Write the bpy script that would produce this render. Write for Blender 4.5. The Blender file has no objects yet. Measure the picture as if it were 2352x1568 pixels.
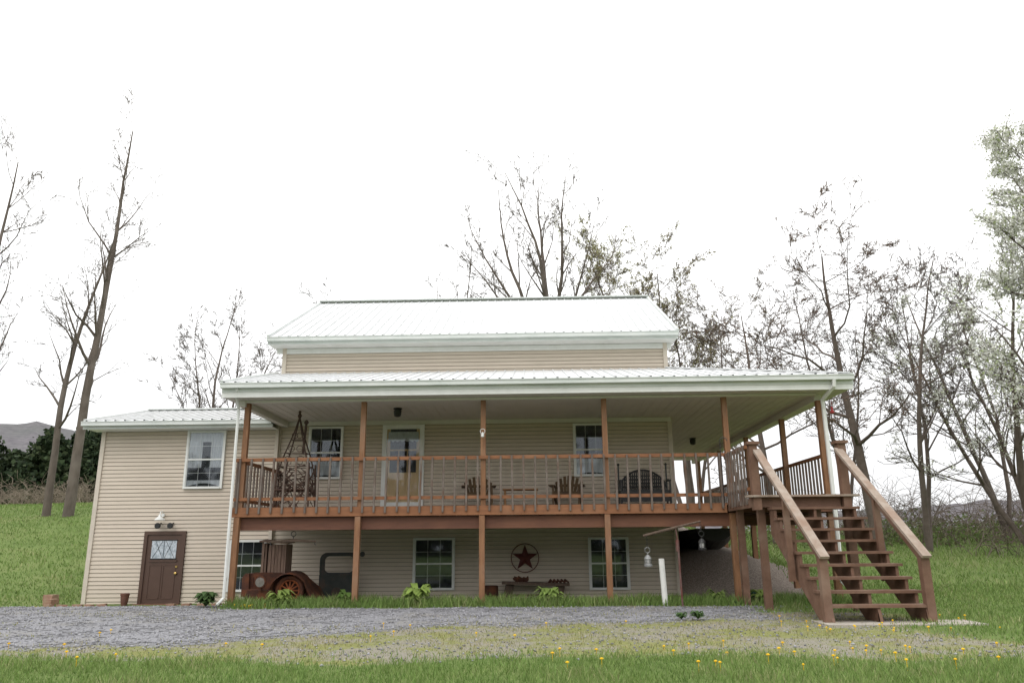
import bpy, math, random
import numpy as np
from mathutils import Vector, Matrix
random.seed(7); RN=np.random.default_rng(7)
scene=bpy.context.scene
COL=scene.collection
def ss(a,b,x):
    t=np.clip((np.asarray(x,float)-a)/(b-a),0,1); return t*t*(3-2*t)
# ------------------------------------------------------------ materials
def newmat(name):
    m=bpy.data.materials.new(name); m.use_nodes=True
    nt=m.node_tree; b=nt.nodes['Principled BSDF']; return m,nt,b
def M(name,c1,c2=None,scale=6,rough=.7,bump=0,stretch=(1,1,1),metal=0,spec=.4,lo=.35,hi=.65,bscale=None,c3=None,s3=1.0):
    m,nt,b=newmat(name); N=nt.nodes; L=nt.links
    b.inputs['Roughness'].default_value=rough; b.inputs['Metallic'].default_value=metal
    b.inputs['Specular IOR Level'].default_value=spec
    if c2 is None: c2=tuple(c*.8 for c in c1)
    tc=N.new('ShaderNodeTexCoord'); mp=N.new('ShaderNodeMapping'); mp.inputs['Scale'].default_value=stretch
    L.new(tc.outputs['Object'],mp.inputs['Vector'])
    nz=N.new('ShaderNodeTexNoise'); nz.inputs['Scale'].default_value=scale; nz.inputs['Detail'].default_value=6
    nz.inputs['Roughness'].default_value=.65
    L.new(mp.outputs[0],nz.inputs['Vector'])
    cr=N.new('ShaderNodeValToRGB'); cr.color_ramp.elements[0].position=lo; cr.color_ramp.elements[1].position=hi
    cr.color_ramp.elements[0].color=(*c1,1); cr.color_ramp.elements[1].color=(*c2,1)
    L.new(nz.outputs['Fac'],cr.inputs['Fac'])
    out=cr.outputs[0]
    if c3:
        n3=N.new('ShaderNodeTexNoise'); n3.inputs['Scale'].default_value=s3; n3.inputs['Detail'].default_value=4
        L.new(tc.outputs['Object'],n3.inputs['Vector'])
        mr=N.new('ShaderNodeMapRange'); mr.inputs[1].default_value=.5; mr.inputs[2].default_value=.75
        L.new(n3.outputs['Fac'],mr.inputs[0])
        mx=N.new('ShaderNodeMixRGB'); L.new(mr.outputs[0],mx.inputs[0]); L.new(out,mx.inputs[1]); mx.inputs[2].default_value=(*c3,1)
        out=mx.outputs[0]
    L.new(out,b.inputs['Base Color'])
    if bump:
        bp=N.new('ShaderNodeBump'); bp.inputs['Strength'].default_value=bump; bp.inputs['Distance'].default_value=.02
        L.new(nz.outputs['Fac'],bp.inputs['Height']); L.new(bp.outputs[0],b.inputs['Normal'])
    return m
def attrmat(name,rough=.8,transl=0):
    m,nt,b=newmat(name); a=nt.nodes.new('ShaderNodeAttribute'); a.attribute_name='col'
    nt.links.new(a.outputs['Color'],b.inputs['Base Color']); b.inputs['Roughness'].default_value=rough
    b.inputs['Specular IOR Level'].default_value=.2
    if transl:
        t=nt.nodes.new('ShaderNodeBsdfTranslucent'); nt.links.new(a.outputs['Color'],t.inputs['Color'])
        mx=nt.nodes.new('ShaderNodeMixShader'); mx.inputs[0].default_value=transl
        nt.links.new(b.outputs[0],mx.inputs[1]); nt.links.new(t.outputs[0],mx.inputs[2])
        nt.links.new(mx.outputs[0],nt.nodes['Material Output'].inputs['Surface'])
    return m
def glassmat():
    m=bpy.data.materials.new('window_glass'); m.use_nodes=True; nt=m.node_tree; nt.nodes.clear()
    o=nt.nodes.new('ShaderNodeOutputMaterial'); t=nt.nodes.new('ShaderNodeBsdfTransparent'); g=nt.nodes.new('ShaderNodeBsdfGlossy')
    g.inputs['Roughness'].default_value=.03; g.inputs['Color'].default_value=(.85,.92,1,1)
    f=nt.nodes.new('ShaderNodeFresnel'); f.inputs['IOR'].default_value=1.5
    mx=nt.nodes.new('ShaderNodeMixShader'); nt.links.new(f.outputs[0],mx.inputs[0]); nt.links.new(t.outputs[0],mx.inputs[1]); nt.links.new(g.outputs[0],mx.inputs[2])
    nt.links.new(mx.outputs[0],o.inputs[0]); return m
SID=M('vinyl_siding',(.585,.51,.425),(.54,.47,.39),scale=1.2,rough=.55,spec=.3,stretch=(1,1,2))
LAPSHADE=M('siding_lap_shadow',(.30,.26,.215),(.26,.225,.185),scale=1.2,rough=.7)  # darker tan paints the shadow line under each siding lap
WHT=M('white_trim',(.76,.77,.76),(.68,.69,.67),scale=3,rough=.45)
GUT=M('gutter_white',(.68,.70,.69),(.54,.58,.56),scale=1.5,rough=.4,stretch=(1,3,6))
ROOF=M('white_metal_roof',(.70,.71,.72),(.56,.57,.575),scale=5,rough=.45,stretch=(6,.35,.35),lo=.45,hi=.78,c3=(.64,.65,.66),s3=.8)
RIB=M('roof_rib',(.66,.67,.68),(.50,.51,.51),scale=5,rough=.5,stretch=(4,.5,.5))
BLK=M('black_metal',(.018,.018,.02),(.03,.03,.03),rough=.45)
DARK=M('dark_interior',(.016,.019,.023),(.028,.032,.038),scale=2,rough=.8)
CEIL=M('soffit_white',(.66,.64,.60),(.60,.585,.55),scale=2,rough=.6)
WOOD=M('stained_wood',(.27,.115,.050),(.19,.080,.036),scale=5,rough=.65,stretch=(.6,3,3),bump=.2,c3=(.30,.145,.075),s3=1.4)
POSTW=M('stained_post',(.28,.14,.068),(.19,.092,.046),scale=6,rough=.65,stretch=(3,3,.5),bump=.2,c3=(.28,.17,.11),s3=1.2)
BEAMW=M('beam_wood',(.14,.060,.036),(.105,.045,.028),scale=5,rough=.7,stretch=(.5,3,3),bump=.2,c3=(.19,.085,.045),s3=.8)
BAL=M('weathered_baluster',(.115,.090,.075),(.18,.15,.13),scale=4,rough=.8,stretch=(1,1,1),c3=(.11,.055,.032),s3=3)
STW=M('stair_wood',(.135,.073,.048),(.19,.108,.073),scale=5,rough=.7,bump=.3,stretch=(1,1,1),c3=(.23,.155,.115),s3=2)
RAILW=M('weathered_rail',(.38,.32,.27),(.28,.21,.165),scale=6,rough=.8,bump=.2,c3=(.25,.15,.10),s3=1.8)
DOORB=M('brown_door',(.095,.055,.042),(.085,.05,.037),rough=.4)
RUST=M('rusty_metal',(.10,.035,.018),(.045,.02,.014),scale=7,rough=.85,bump=.3,c3=(.17,.055,.02),s3=5)
RUST2=M('rust_orange',(.25,.07,.02),(.12,.035,.015),scale=12,rough=.85)
GRYW=M('old_grey_wood',(.16,.115,.085),(.09,.062,.048),scale=8,rough=.9,bump=.3,stretch=(3,3,.6))
CURT=M('curtain',(.60,.62,.64),(.42,.44,.46),scale=14,rough=.9,stretch=(2,1,.3))
GLASS=glassmat()
# ------------------------------------------------------------ mesh builder
def empty(name,loc=(0,0,0)):
    e=bpy.data.objects.new(name,None); COL.objects.link(e); e.empty_display_size=.3; return e
class MB:
    def __init__(s): s.v=[]; s.f=[]
    def add(s,vs,fs):
        n=len(s.v); s.v.extend([tuple(p) for p in vs]); s.f.extend([tuple(i+n for i in f) for f in fs]); return s
    def box(s,x0,x1,y0,y1,z0,z1):
        if x0>x1:x0,x1=x1,x0
        if y0>y1:y0,y1=y1,y0
        if z0>z1:z0,z1=z1,z0
        return s.add([(x0,y0,z0),(x1,y0,z0),(x1,y1,z0),(x0,y1,z0),(x0,y0,z1),(x1,y0,z1),(x1,y1,z1),(x0,y1,z1)],
          [(0,3,2,1),(4,5,6,7),(0,1,5,4),(1,2,6,5),(2,3,7,6),(3,0,4,7)])
    def beam(s,p,q,w,h,up=(0,0,1)):
        p=Vector(p);q=Vector(q);d=(q-p).normalized();u=Vector(up)
        r=d.cross(u)
        if r.length<1e-4: r=d.cross(Vector((0,1,0)))
        r.normalize();u=r.cross(d).normalized()
        a=[]
        for c in (p,q):
            for i,j in ((-1,-1),(1,-1),(1,1),(-1,1)): a.append(c+r*(w/2*i)+u*(h/2*j))
        return s.add(a,[(0,1,2,3),(7,6,5,4),(0,4,5,1),(1,5,6,2),(2,6,7,3),(3,7,4,0)])
    def tube(s,pts,rad,n=5,cap=True):
        pts=[Vector(p) for p in pts]
        if not hasattr(rad,'__len__'): rad=[rad]*len(pts)
        vs=[];fs=[];ref=Vector((.31,.87,.38))
        for i,p in enumerate(pts):
            d=(pts[min(i+1,len(pts)-1)]-pts[max(i-1,0)])
            if d.length<1e-9:d=Vector((0,0,1))
            d.normalize();a=d.cross(ref)
            if a.length<.05:a=d.cross(Vector((1,0,0)))
            a.normalize();b=d.cross(a)
            for k in range(n):
                t=2*math.pi*k/n; vs.append(p+(a*math.cos(t)+b*math.sin(t))*rad[i])
        for i in range(len(pts)-1):
            for k in range(n):
                k2=(k+1)%n; fs.append((i*n+k,i*n+k2,(i+1)*n+k2,(i+1)*n+k))
        if cap: fs.append(tuple(range(n))[::-1]); fs.append(tuple((len(pts)-1)*n+k for k in range(n)))
        return s.add(vs,fs)
    def ring(s,c,r,tr,axis='y',n=20,m=6,arc=(0,2*math.pi)):
        pts=[]
        for i in range(n+1):
            t=arc[0]+(arc[1]-arc[0])*i/n
            if axis=='y':pts.append((c[0]+r*math.cos(t),c[1],c[2]+r*math.sin(t)))
            elif axis=='x':pts.append((c[0],c[1]+r*math.cos(t),c[2]+r*math.sin(t)))
            else:pts.append((c[0]+r*math.cos(t),c[1]+r*math.sin(t),c[2]))
        return s.tube(pts,tr,m)
    def lathe(s,c,prof,n=16,axis='z'):
        vs=[];fs=[]
        for (r,h) in prof:
            for k in range(n):
                t=2*math.pi*k/n
                if axis=='z':vs.append((c[0]+r*math.cos(t),c[1]+r*math.sin(t),c[2]+h))
                else:vs.append((c[0]+r*math.cos(t),c[1]+h,c[2]+r*math.sin(t)))
        for i in range(len(prof)-1):
            for k in range(n):
                k2=(k+1)%n;fs.append((i*n+k,i*n+k2,(i+1)*n+k2,(i+1)*n+k))
        fs.append(tuple(range(n))[::-1]);fs.append(tuple((len(prof)-1)*n+k for k in range(n)))
        return s.add(vs,fs)
    def prism(s,poly,y0,y1):   # poly in xz
        n=len(poly);vs=[(x,y0,z) for x,z in poly]+[(x,y1,z) for x,z in poly]
        fs=[tuple(range(n)),tuple(range(n,2*n))[::-1]]+[(i,i+n,(i+1)%n+n,(i+1)%n) for i in range(n)]
        return s.add(vs,fs)
    def band(s,outer,inner,y0,y1,closed=True):
        n=len(outer);vs=[(x,y0,z) for x,z in outer]+[(x,y0,z) for x,z in inner]+[(x,y1,z) for x,z in outer]+[(x,y1,z) for x,z in inner]
        fs=[]
        for i in range(n if closed else n-1):
            j=(i+1)%n
            fs+= [(i,j,n+j,n+i),(2*n+i,3*n+i,3*n+j,2*n+j),(i,2*n+i,2*n+j,j),(n+i,n+j,3*n+j,3*n+i)]
        return s.add(vs,fs)
    def obj(s,name,mat,parent=None,smooth=False):
        me=bpy.data.meshes.new(name);me.from_pydata(s.v,[],s.f);me.materials.append(mat);me.update()
        if smooth: me.polygons.foreach_set('use_smooth',[True]*len(me.polygons))
        o=bpy.data.objects.new(name,me);COL.objects.link(o)
        if parent:o.parent=parent
        return o
def mesh_np(name,V,F,mat,parent=None,col=None,smooth=False):
    V=np.asarray(V,np.float32);F=np.asarray(F,np.int32);k=F.shape[1]
    me=bpy.data.meshes.new(name);me.vertices.add(len(V));me.vertices.foreach_set('co',V.ravel())
    me.loops.add(F.size);me.loops.foreach_set('vertex_index',F.ravel())
    me.polygons.add(len(F));me.polygons.foreach_set('loop_start',np.arange(0,F.size,k,dtype=np.int32))
    me.update(calc_edges=True);me.validate()
    if col is not None:
        a=me.color_attributes.new('col','FLOAT_COLOR','POINT')
        c=np.ones((len(V),4),np.float32);c[:,:3]=col;a.data.foreach_set('color',c.ravel())
    if smooth: me.polygons.foreach_set('use_smooth',np.ones(len(F),bool))
    me.materials.append(mat);o=bpy.data.objects.new(name,me);COL.objects.link(o)
    if parent:o.parent=parent
    return o
# ------------------------------------------------------------ terrain
def H(x,y):
    x=np.asarray(x,float);y=np.asarray(y,float)
    front=.17*(1-ss(15.9,17.6,y)*(1-ss(4.5,8,x)))
    A=3.5+(1.7-3.5)*ss(-9,5,x)
    rise=A*ss(17,40,y)
    mound=.98*np.exp(-((x-4.8)/2.3)**2)*ss(17.9,21.0,y)
    und=.10*np.sin(x*.35+1)*np.sin(y*.23)*ss(20,30,y)+.02*np.sin(x*1.3)*np.sin(y*1.7)*ss(9.5,7,y)
    far=-4*ss(90,400,y)
    return front+rise+mound+und+far
def low(x): return np.clip(9.0+(x+5.8)*.47,8.6,12.2)
def gravel_mask(x,y):
    top=np.where(x<-5.4,17.4,15.1)
    wob=.25*np.sin(x*1.3)+.15*np.sin(x*3.1+1)
    return ss(low(x)-.5,low(x)+.7,y+wob)*(1-ss(top-.15,top+.35,y+.15*np.sin(x*2.2)))*(1-ss(3.6,5.2,x+.3*np.sin(y*2)))
def moss_mask(x,y):
    a=8.35+.2*np.sin(x*.9)+.12*np.sin(x*2.3+2)
    return ss(a-.35,a+.45,y)*(1-ss(low(x)+.8,low(x)+2.2,y))*(1-ss(5.2,6.6,x+.4*np.sin(y*1.3)))
def mulch_mask(x,y):
    return ss(3.3,3.9,x)*(1-ss(6.6,7.6,x))*ss(17.0,17.8,y)
xs=np.concatenate([-np.geomspace(700,22,26),np.arange(-21.8,21.8,.18),np.geomspace(22,700,26)])
ys=np.concatenate([np.linspace(-150,4.5,14),np.arange(5,26,.16),np.arange(26.3,60,.8),np.geomspace(61,900,26)])
X,Y=np.meshgrid(xs,ys);Z=H(X,Y);ny,nx=X.shape
V=np.stack([X.ravel(),Y.ravel(),Z.ravel()],1)
I=np.arange(ny*nx).reshape(ny,nx);F=np.stack([I[:-1,:-1].ravel(),I[:-1,1:].ravel(),I[1:,1:].ravel(),I[1:,:-1].ravel()],1)
mask=np.stack([gravel_mask(X,Y).ravel(),moss_mask(X,Y).ravel(),mulch_mask(X,Y).ravel()],1)
def groundmat():
    m,nt,b=newmat('ground_mat');N=nt.nodes;L=nt.links
    b.inputs['Roughness'].default_value=.95;b.inputs['Specular IOR Level'].default_value=.1
    tc=N.new('ShaderNodeTexCoord')
    def noise(s,d=5,r=.6):
        n=N.new('ShaderNodeTexNoise');n.inputs['Scale'].default_value=s;n.inputs['Detail'].default_value=d;n.inputs['Roughness'].default_value=r
        L.new(tc.outputs['Object'],n.inputs['Vector']);return n.outputs['Fac']
    def ramp(f,cols):
        r=N.new('ShaderNodeValToRGB');e=r.color_ramp.elements
        e[0].position=cols[0][0];e[0].color=(*cols[0][1],1);e[1].position=cols[-1][0];e[1].color=(*cols[-1][1],1)
        for p,c in cols[1:-1]:
            q=e.new(p);q.color=(*c,1)
        L.new(f,r.inputs['Fac']);return r.outputs[0]
    def mix(f,a,c):
        x=N.new('ShaderNodeMixRGB');L.new(f,x.inputs[0]);L.new(a,x.inputs[1]);L.new(c,x.inputs[2]);return x.outputs[0]
    g1=ramp(noise(.5),[(.35,(.10,.16,.04)),(.5,(.145,.205,.06)),(.68,(.22,.24,.10))])
    g2=ramp(noise(22,6,.8),[(.3,(.065,.10,.028)),(.7,(.20,.24,.095))])
    x=N.new('ShaderNodeMixRGB');x.inputs[0].default_value=.5;L.new(g1,x.inputs[1]);L.new(g2,x.inputs[2]);grass=x.outputs[0]
    moss=mix(ramp(noise(1.1,6,.75),[(.44,(0,0,0)),(.56,(1,1,1))]),ramp(noise(18,6,.8),[(.35,(.145,.165,.055)),(.62,(.27,.27,.11))]),ramp(noise(35,6,.8),[(.35,(.16,.145,.115)),(.65,(.35,.33,.28))]))
    grav=ramp(noise(38,4,.9),[(.32,(.09,.09,.095)),(.5,(.22,.22,.23)),(.68,(.40,.40,.42))])
    mul=ramp(noise(30,5,.8),[(.35,(.10,.08,.068)),(.5,(.23,.19,.16)),(.7,(.40,.36,.32))])
    a=N.new('ShaderNodeAttribute');a.attribute_name='col';sp=N.new('ShaderNodeSeparateColor');L.new(a.outputs['Color'],sp.inputs[0])
    def thr(ch,s,amp):
        n=noise(s,6,.75);mm=N.new('ShaderNodeMath');mm.operation='MULTIPLY_ADD';L.new(n,mm.inputs[0]);mm.inputs[1].default_value=amp;mm.inputs[2].default_value=-amp/2
        ad=N.new('ShaderNodeMath');ad.operation='ADD';L.new(mm.outputs[0],ad.inputs[0]);L.new(sp.outputs[ch],ad.inputs[1])
        mr=N.new('ShaderNodeMapRange');mr.inputs[1].default_value=.4;mr.inputs[2].default_value=.6;L.new(ad.outputs[0],mr.inputs[0]);return mr.outputs[0]
    c=mix(thr(1,3,1.4),grass,moss);c=mix(thr(0,5,1.9),c,grav);c=mix(thr(2,4,1.0),c,mul)
    L.new(c,b.inputs['Base Color'])
    bp=N.new('ShaderNodeBump');bp.inputs['Strength'].default_value=.5;bp.inputs['Distance'].default_value=.02;L.new(noise(40,5,.8),bp.inputs['Height']);L.new(bp.outputs[0],b.inputs['Normal'])
    return m
mesh_np('ground',V,F,groundmat(),col=mask,smooth=True)
# gravel driveway: sheet + loose stones
GRAV=M('gravel_mat',(.12,.12,.128),(.33,.33,.355),scale=30,rough=.95,bump=.3,lo=.34,hi=.66,c3=(.23,.22,.20),s3=1.0)
gx=np.arange(-30,5.4,.12);gy=np.arange(8.2,17.6,.12);GX,GY=np.meshgrid(gx,gy);GM=gravel_mask(GX,GY)+.26*RN.standard_normal(GX.shape)
GV=np.stack([GX.ravel()+RN.uniform(-.03,.03,GX.size),GY.ravel()+RN.uniform(-.03,.03,GX.size),H(GX,GY).ravel()+.006],1)
I=np.arange(GX.size).reshape(GX.shape)
ok=(GM[:-1,:-1]>.72)&(GM[1:,1:]>.62)
GF=np.stack([I[:-1,:-1][ok],I[:-1,1:][ok],I[1:,1:][ok],I[1:,:-1][ok]],1)
drv=empty('gravel_driveway');mesh_np('gravel_bed',GV,GF,GRAV,parent=drv)
n=30000;px=RN.uniform(-16,6,n);py=RN.uniform(8,17.3,n);k=RN.uniform(0,1,n)<(gravel_mask(px,py)*.9+.22*moss_mask(px,py));px=px[k];py=py[k];n=len(px)
o6=np.array([[1,0,0],[-1,0,0],[0,1,0],[0,-1,0],[0,0,1],[0,0,-1]],float)
f8=np.array([[0,2,4],[2,1,4],[1,3,4],[3,0,4],[2,0,5],[1,2,5],[3,1,5],[0,3,5]])
sz=RN.uniform(.008,.024,(n,1,1))*RN.uniform(.6,1.3,(n,6,3))
SV=(o6[None]*sz);a=RN.uniform(0,6.28,n);ca,sa=np.cos(a)[:,None],np.sin(a)[:,None]
SV=np.stack([SV[...,0]*ca-SV[...,1]*sa,SV[...,0]*sa+SV[...,1]*ca,SV[...,2]*.7],2)
SV+=np.stack([px,py,H(px,py)+.008],1)[:,None,:]
sc=RN.uniform(.13,.38,n)[:,None]*np.array([[1,1,1.06]]);sc=np.repeat(sc,6,0)
mesh_np('loose_stones',SV.reshape(-1,3),(f8[None]+6*np.arange(n)[:,None,None]).reshape(-1,3),attrmat('stone_mat',.9),parent=drv,col=sc)
# ------------------------------------------------------------ grass
GR=attrmat('grass_blades',.7,.25)
def blades(name,n,x0,x1,y0,y1,h0,h1,w,dens,cols,parent,patch=1.0):
    x=RN.uniform(x0,x1,n);y=RN.uniform(y0,y1,n)
    k=RN.uniform(0,1,n)<dens(x,y);x=x[k];y=y[k];n=len(x)
    cl=.5+.25*np.sin(x*2.1*patch+np.sin(y*1.7)*2)*np.sin(y*2.7*patch+np.cos(x*1.3)*2)+.25*np.sin(x*5.3*patch+y*1.1+2*np.sin(y*3.1))*np.sin(y*6.7*patch-x*.7)
    h=RN.uniform(h0,h1,n)*(.4+1.0*cl);a=RN.uniform(0,6.28,n);ln=RN.uniform(.1,.9,n)*h
    b=np.stack([x,y,H(x,y)-.01],1);t=np.stack([np.cos(a),np.sin(a),np.zeros(n)],1)
    l=RN.uniform(0,6.28,n);l=np.stack([np.cos(l)*ln,np.sin(l)*ln,h],1)
    ww=(w*RN.uniform(.6,1.3,n))[:,None]
    mid=b+l*.55+np.array([0,0,1])*h[:,None]*.08
    v=np.stack([b-t*ww,b+t*ww,mid+t*ww*.7,mid-t*ww*.7,b+l],1).reshape(-1,3)
    i=5*np.arange(n)[:,None]
    f=np.concatenate([i+np.array([[0,1,2]]),i+np.array([[0,2,3]]),i+np.array([[3,2,4]])],0)
    cols=np.array(cols);ci=np.clip((cl*.6+RN.uniform(0,.6,n))*len(cols)/1.2,0,len(cols)-1).astype(int)
    c=cols[ci]*RN.uniform(.7,1.3,(n,1));c=np.repeat(c,5,0);
    return mesh_np(name,v,f,GR,parent=parent,col=c)
lush=[(.095,.165,.04),(.13,.21,.052),(.165,.25,.07),(.21,.28,.09),(.31,.32,.155)]
dry=[(.13,.17,.05),(.20,.22,.075),(.28,.26,.12),(.38,.34,.23)]
gr=empty('grass')
blades('front_grass',85000,-8.5,8.5,5.8,9.0,.03,.10,.0042,lambda x,y:(1-moss_mask(x,y)*.95),lush,gr)
blades('sparse_grass',45000,-9,7,8.2,13.5,.015,.05,.005,lambda x,y:moss_mask(x,y)*.8*(1-.9*gravel_mask(x,y)),dry,gr,.6)
blades('right_grass',60000,4.2,16,8.8,20,.03,.10,.007,lambda x,y:(1-moss_mask(x,y))*(1-gravel_mask(x,y))*(1-mulch_mask(x,y)),lush,gr)
blades('bed_weeds',36000,-5.6,6.5,15.0,17.6,.04,.24,.008,lambda x,y:ss(15.0,15.4,y)*(1-ss(16.6,17.6,y))*.9,lush,gr,1.6)
blades('drive_weeds',15000,-14,5,9,17.2,.02,.06,.007,lambda x,y:gravel_mask(x,y)*ss(.5,.9,.5+.5*np.sin(x*1.1+2*np.sin(y*.9))*np.sin(y*1.9+x*.4)),dry,gr,.8)
blades('left_slope_grass',50000,-26,-10.1,15.5,40,.04,.13,.014,lambda x,y:ss(16.2,17.2,y-.1*(x+10)),lush,gr,.3)
blades('right_slope_grass',40000,6.5,28,18,36,.05,.15,.013,lambda x,y:np.ones_like(x),lush,gr,.3)
# ------------------------------------------------------------ dandelions
dn=MB()
pts=[(random.gauss(3.4,1.6),random.uniform(7.4,9.4)) for _ in range(34)]+[(random.uniform(-6,6),random.uniform(7.3,12)) for _ in range(24)]+[(random.uniform(4,7),random.uniform(10.5,12.5)) for _ in range(18)]+[(-10.2+random.gauss(0,.2),17.1+random.gauss(0,.1)) for _ in range(16)]+[(-5.1+random.gauss(0,.15),15.3) for _ in range(9)]
for (x,y) in pts:
    h=random.uniform(.03,.08) if y>8.5 else random.uniform(.06,.11);z=float(H(x,y));r=random.uniform(.012,.02)
    dn.lathe((x,y,z+h),[(.002,-h),(.003,-.006),(r,0),(r*.9,.008),(r*.3,.014)],8)
dn.obj('dandelion_patch',M('dandelion_yellow',(.75,.48,.01),(.62,.36,.01),rough=.8))
# ------------------------------------------------------------ FARMHOUSE
HX0,HX1=-5.76,3.76;HY0,HY1=18.7,26.7
AX0=-10.08;AY=18.6
house=empty('farmhouse')
LAP=.092
w=MB();wg=MB()
def siding_front(x0,x1,y,z0,z1,sgn=-1):
    z=z0;d=.02;g=.011
    while z<z1-1e-6:
        zt=min(z+LAP,z1)
        w.add([(x0,y+sgn*d,z+g),(x1,y+sgn*d,z+g),(x1,y+sgn*.002,zt),(x0,y+sgn*.002,zt)],[(0,1,2,3)])
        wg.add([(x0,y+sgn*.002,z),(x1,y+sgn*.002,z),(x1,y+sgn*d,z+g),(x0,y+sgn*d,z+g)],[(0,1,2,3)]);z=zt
def siding_side(x,y0,y1,z0,z1,sgn=1):
    z=z0;d=.02;g=.011
    while z<z1-1e-6:
        zt=min(z+LAP,z1)
        w.add([(x+sgn*d,y0,z+g),(x+sgn*d,y1,z+g),(x+sgn*.002,y1,zt),(x+sgn*.002,y0,zt)],[(0,1,2,3)])
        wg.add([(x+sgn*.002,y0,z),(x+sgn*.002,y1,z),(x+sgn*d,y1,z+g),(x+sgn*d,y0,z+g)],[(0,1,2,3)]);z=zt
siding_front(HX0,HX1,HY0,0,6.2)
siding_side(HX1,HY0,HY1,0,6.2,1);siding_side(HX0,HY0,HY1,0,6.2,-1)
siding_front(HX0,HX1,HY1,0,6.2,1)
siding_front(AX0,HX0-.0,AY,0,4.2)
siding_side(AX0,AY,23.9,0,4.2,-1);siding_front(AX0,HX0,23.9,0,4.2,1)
RZ=8.60;RY=22.7;EZ=6.32;EY=18.28
for x in (HX0,HX1): w.add([(x,HY0,6.2),(x,HY1,6.2),(x,RY,RZ-.12)],[(0,1,2)])
w.add([(AX0,AY,4.2),(AX0,23.9,4.2),(AX0,21.2,4.92)],[(0,1,2)])
w.obj('siding_walls',SID,house);wg.obj('siding_lap_shade_strips',LAPSHADE,house)  # second mesh: lap lips with their shade put in by colour
core=MB();core.box(HX0+.02,HX1-.02,HY0+.01,HY1-.01,-.5,6.19);core.box(AX0+.02,HX0+.015,AY+.012,23.88,-.5,4.19);core.obj('wall_core',DARK,house)
t=MB()
for x,y,z1 in ((HX0,HY0,6.2),(HX1,HY0,6.2)):
    t.box(x-.05,x+.05,y-.045,y+.05,0,z1)
t.box(AX0-.03,AX0+.07,AY-.045,AY+.05,0,4.18)
t.box(HX0-.06,HX0+.02,AY-.04,AY+.05,0,4.18)
t.obj('corner_trim',M('tan_trim',(.60,.54,.46),(.54,.48,.41)),house)
# main roof
def slope_panel(rf,rb,x0,x1,y0,z0,y1,z1,th=.05,sp=.235):
    rf.add([(x0,y0,z0),(x1,y0,z0),(x1,y1,z1),(x0,y1,z1),(x0,y0,z0-th),(x1,y0,z0-th),(x1,y1,z1-th),(x0,y1,z1-th)],
      [(0,1,2,3),(7,6,5,4),(0,4,5,1),(1,5,6,2),(2,6,7,3),(3,7,4,0)])
    x=x0+.03
    while x<x1: 
        rb.beam((x,y0-.012,z0+.008),(x,y1,z1+.008),.04,.026);x+=sp
rf=MB();rb=MB()
RX0,RX1=-6.07,4.02
slope_panel(rf,rb,RX0,RX1,EY,EZ,RY,RZ);slope_panel(rf,rb,RX0,RX1,27.1,EZ,RY,RZ)
slope_panel(rf,rb,-10.32,HX0-.02,18.15,4.26,21.2,5.02);slope_panel(rf,rb,-10.32,HX0-.02,24.2,4.26,21.2,5.02)
# porch roof front slope w/ hip & side slope
PX0,PX1=-5.88,6.85;PY0=15.3;PZ0=4.55;PZ1=5.47;hx=HX1+.02
rf.add([(PX0,PY0,PZ0),(PX1,PY0,PZ0),(hx,HY0-.03,PZ1),(PX0,HY0-.03,PZ1),(PX0,PY0,PZ0-.05),(PX1,PY0,PZ0-.05)],[(0,1,2,3),(0,4,5,1)])
rf.add([(PX1,PY0,PZ0),(PX1,29,PZ0),(hx,29,PZ1),(hx,HY0-.03,PZ1),(PX1,PY0,PZ0-.05),(PX1,29,PZ0-.05)],[(0,1,2,3),(0,4,5,1)])
x=PX0+.03
while x<PX1-.1:
    f=1.0 if x<hx else (PX1-x)/(PX1-hx)
    rb.beam((x,PY0-.012,PZ0+.008),(x,PY0+(HY0-.03-PY0)*f,PZ0+(PZ1-PZ0)*f+.008),.04,.026);x+=.235
y=PY0+.2
while y<29:
    f=min(1,(y-PY0)/(HY0-PY0)); rb.beam((PX1+.012,y,PZ0+.012),(PX1-(PX1-hx)*f,y,PZ0+(PZ1-PZ0)*f+.012),.045,.035);y+=.235
rb.beam((PX1,PY0,PZ0+.02),(hx,HY0-.03,PZ1+.02),.16,.03)
rf.obj('metal_roof',ROOF,house);rb.obj('roof_ribs',RIB,house)
rt=MB()
for x in (RX0,RX1):
    rt.beam((x,EY-.02,EZ-.03),(x,RY,RZ-.03),.06,.16);rt.beam((x,27.12,EZ-.03),(x,RY,RZ-.03),.06,.16)
rt.beam((RX0-.02,RY,RZ+.03),(RX1+.02,RY,RZ+.03),.3,.03)
rt.beam((-10.33,18.13,4.23),(-10.33,21.2,4.99),.05,.14);rt.beam((-10.32,21.2,5.05),(HX0,21.2,5.05),.25,.03)
rt.beam((PX0-.02,PY0,PZ0-.02),(PX0-.02,HY0-.03,PZ1-.02),.05,.14)
rt.obj('roof_trim',GUT,house)
dk=MB();dk.box(RX0+.05,RX1-.05,EY+.012,EY+.03,EZ-.075,EZ-.045);dk.box(PX0+.05,PX1-.05,PY0+.012,PY0+.03,PZ0-.08,PZ0-.045)
for (xa,xb,yy,zz) in ((RX0,RX1,EY,EZ),(PX0,PX1,PY0,PZ0),(-10.32,HX0,18.15,4.26)):
    x=xa+.03
    while x<xb-.03: dk.box(x-.022,x+.022,yy-.020,yy-.0135,zz-.012,zz+.020);x+=.235
dk.obj('eave_closure',DARK,house)
g=MB()
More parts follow.
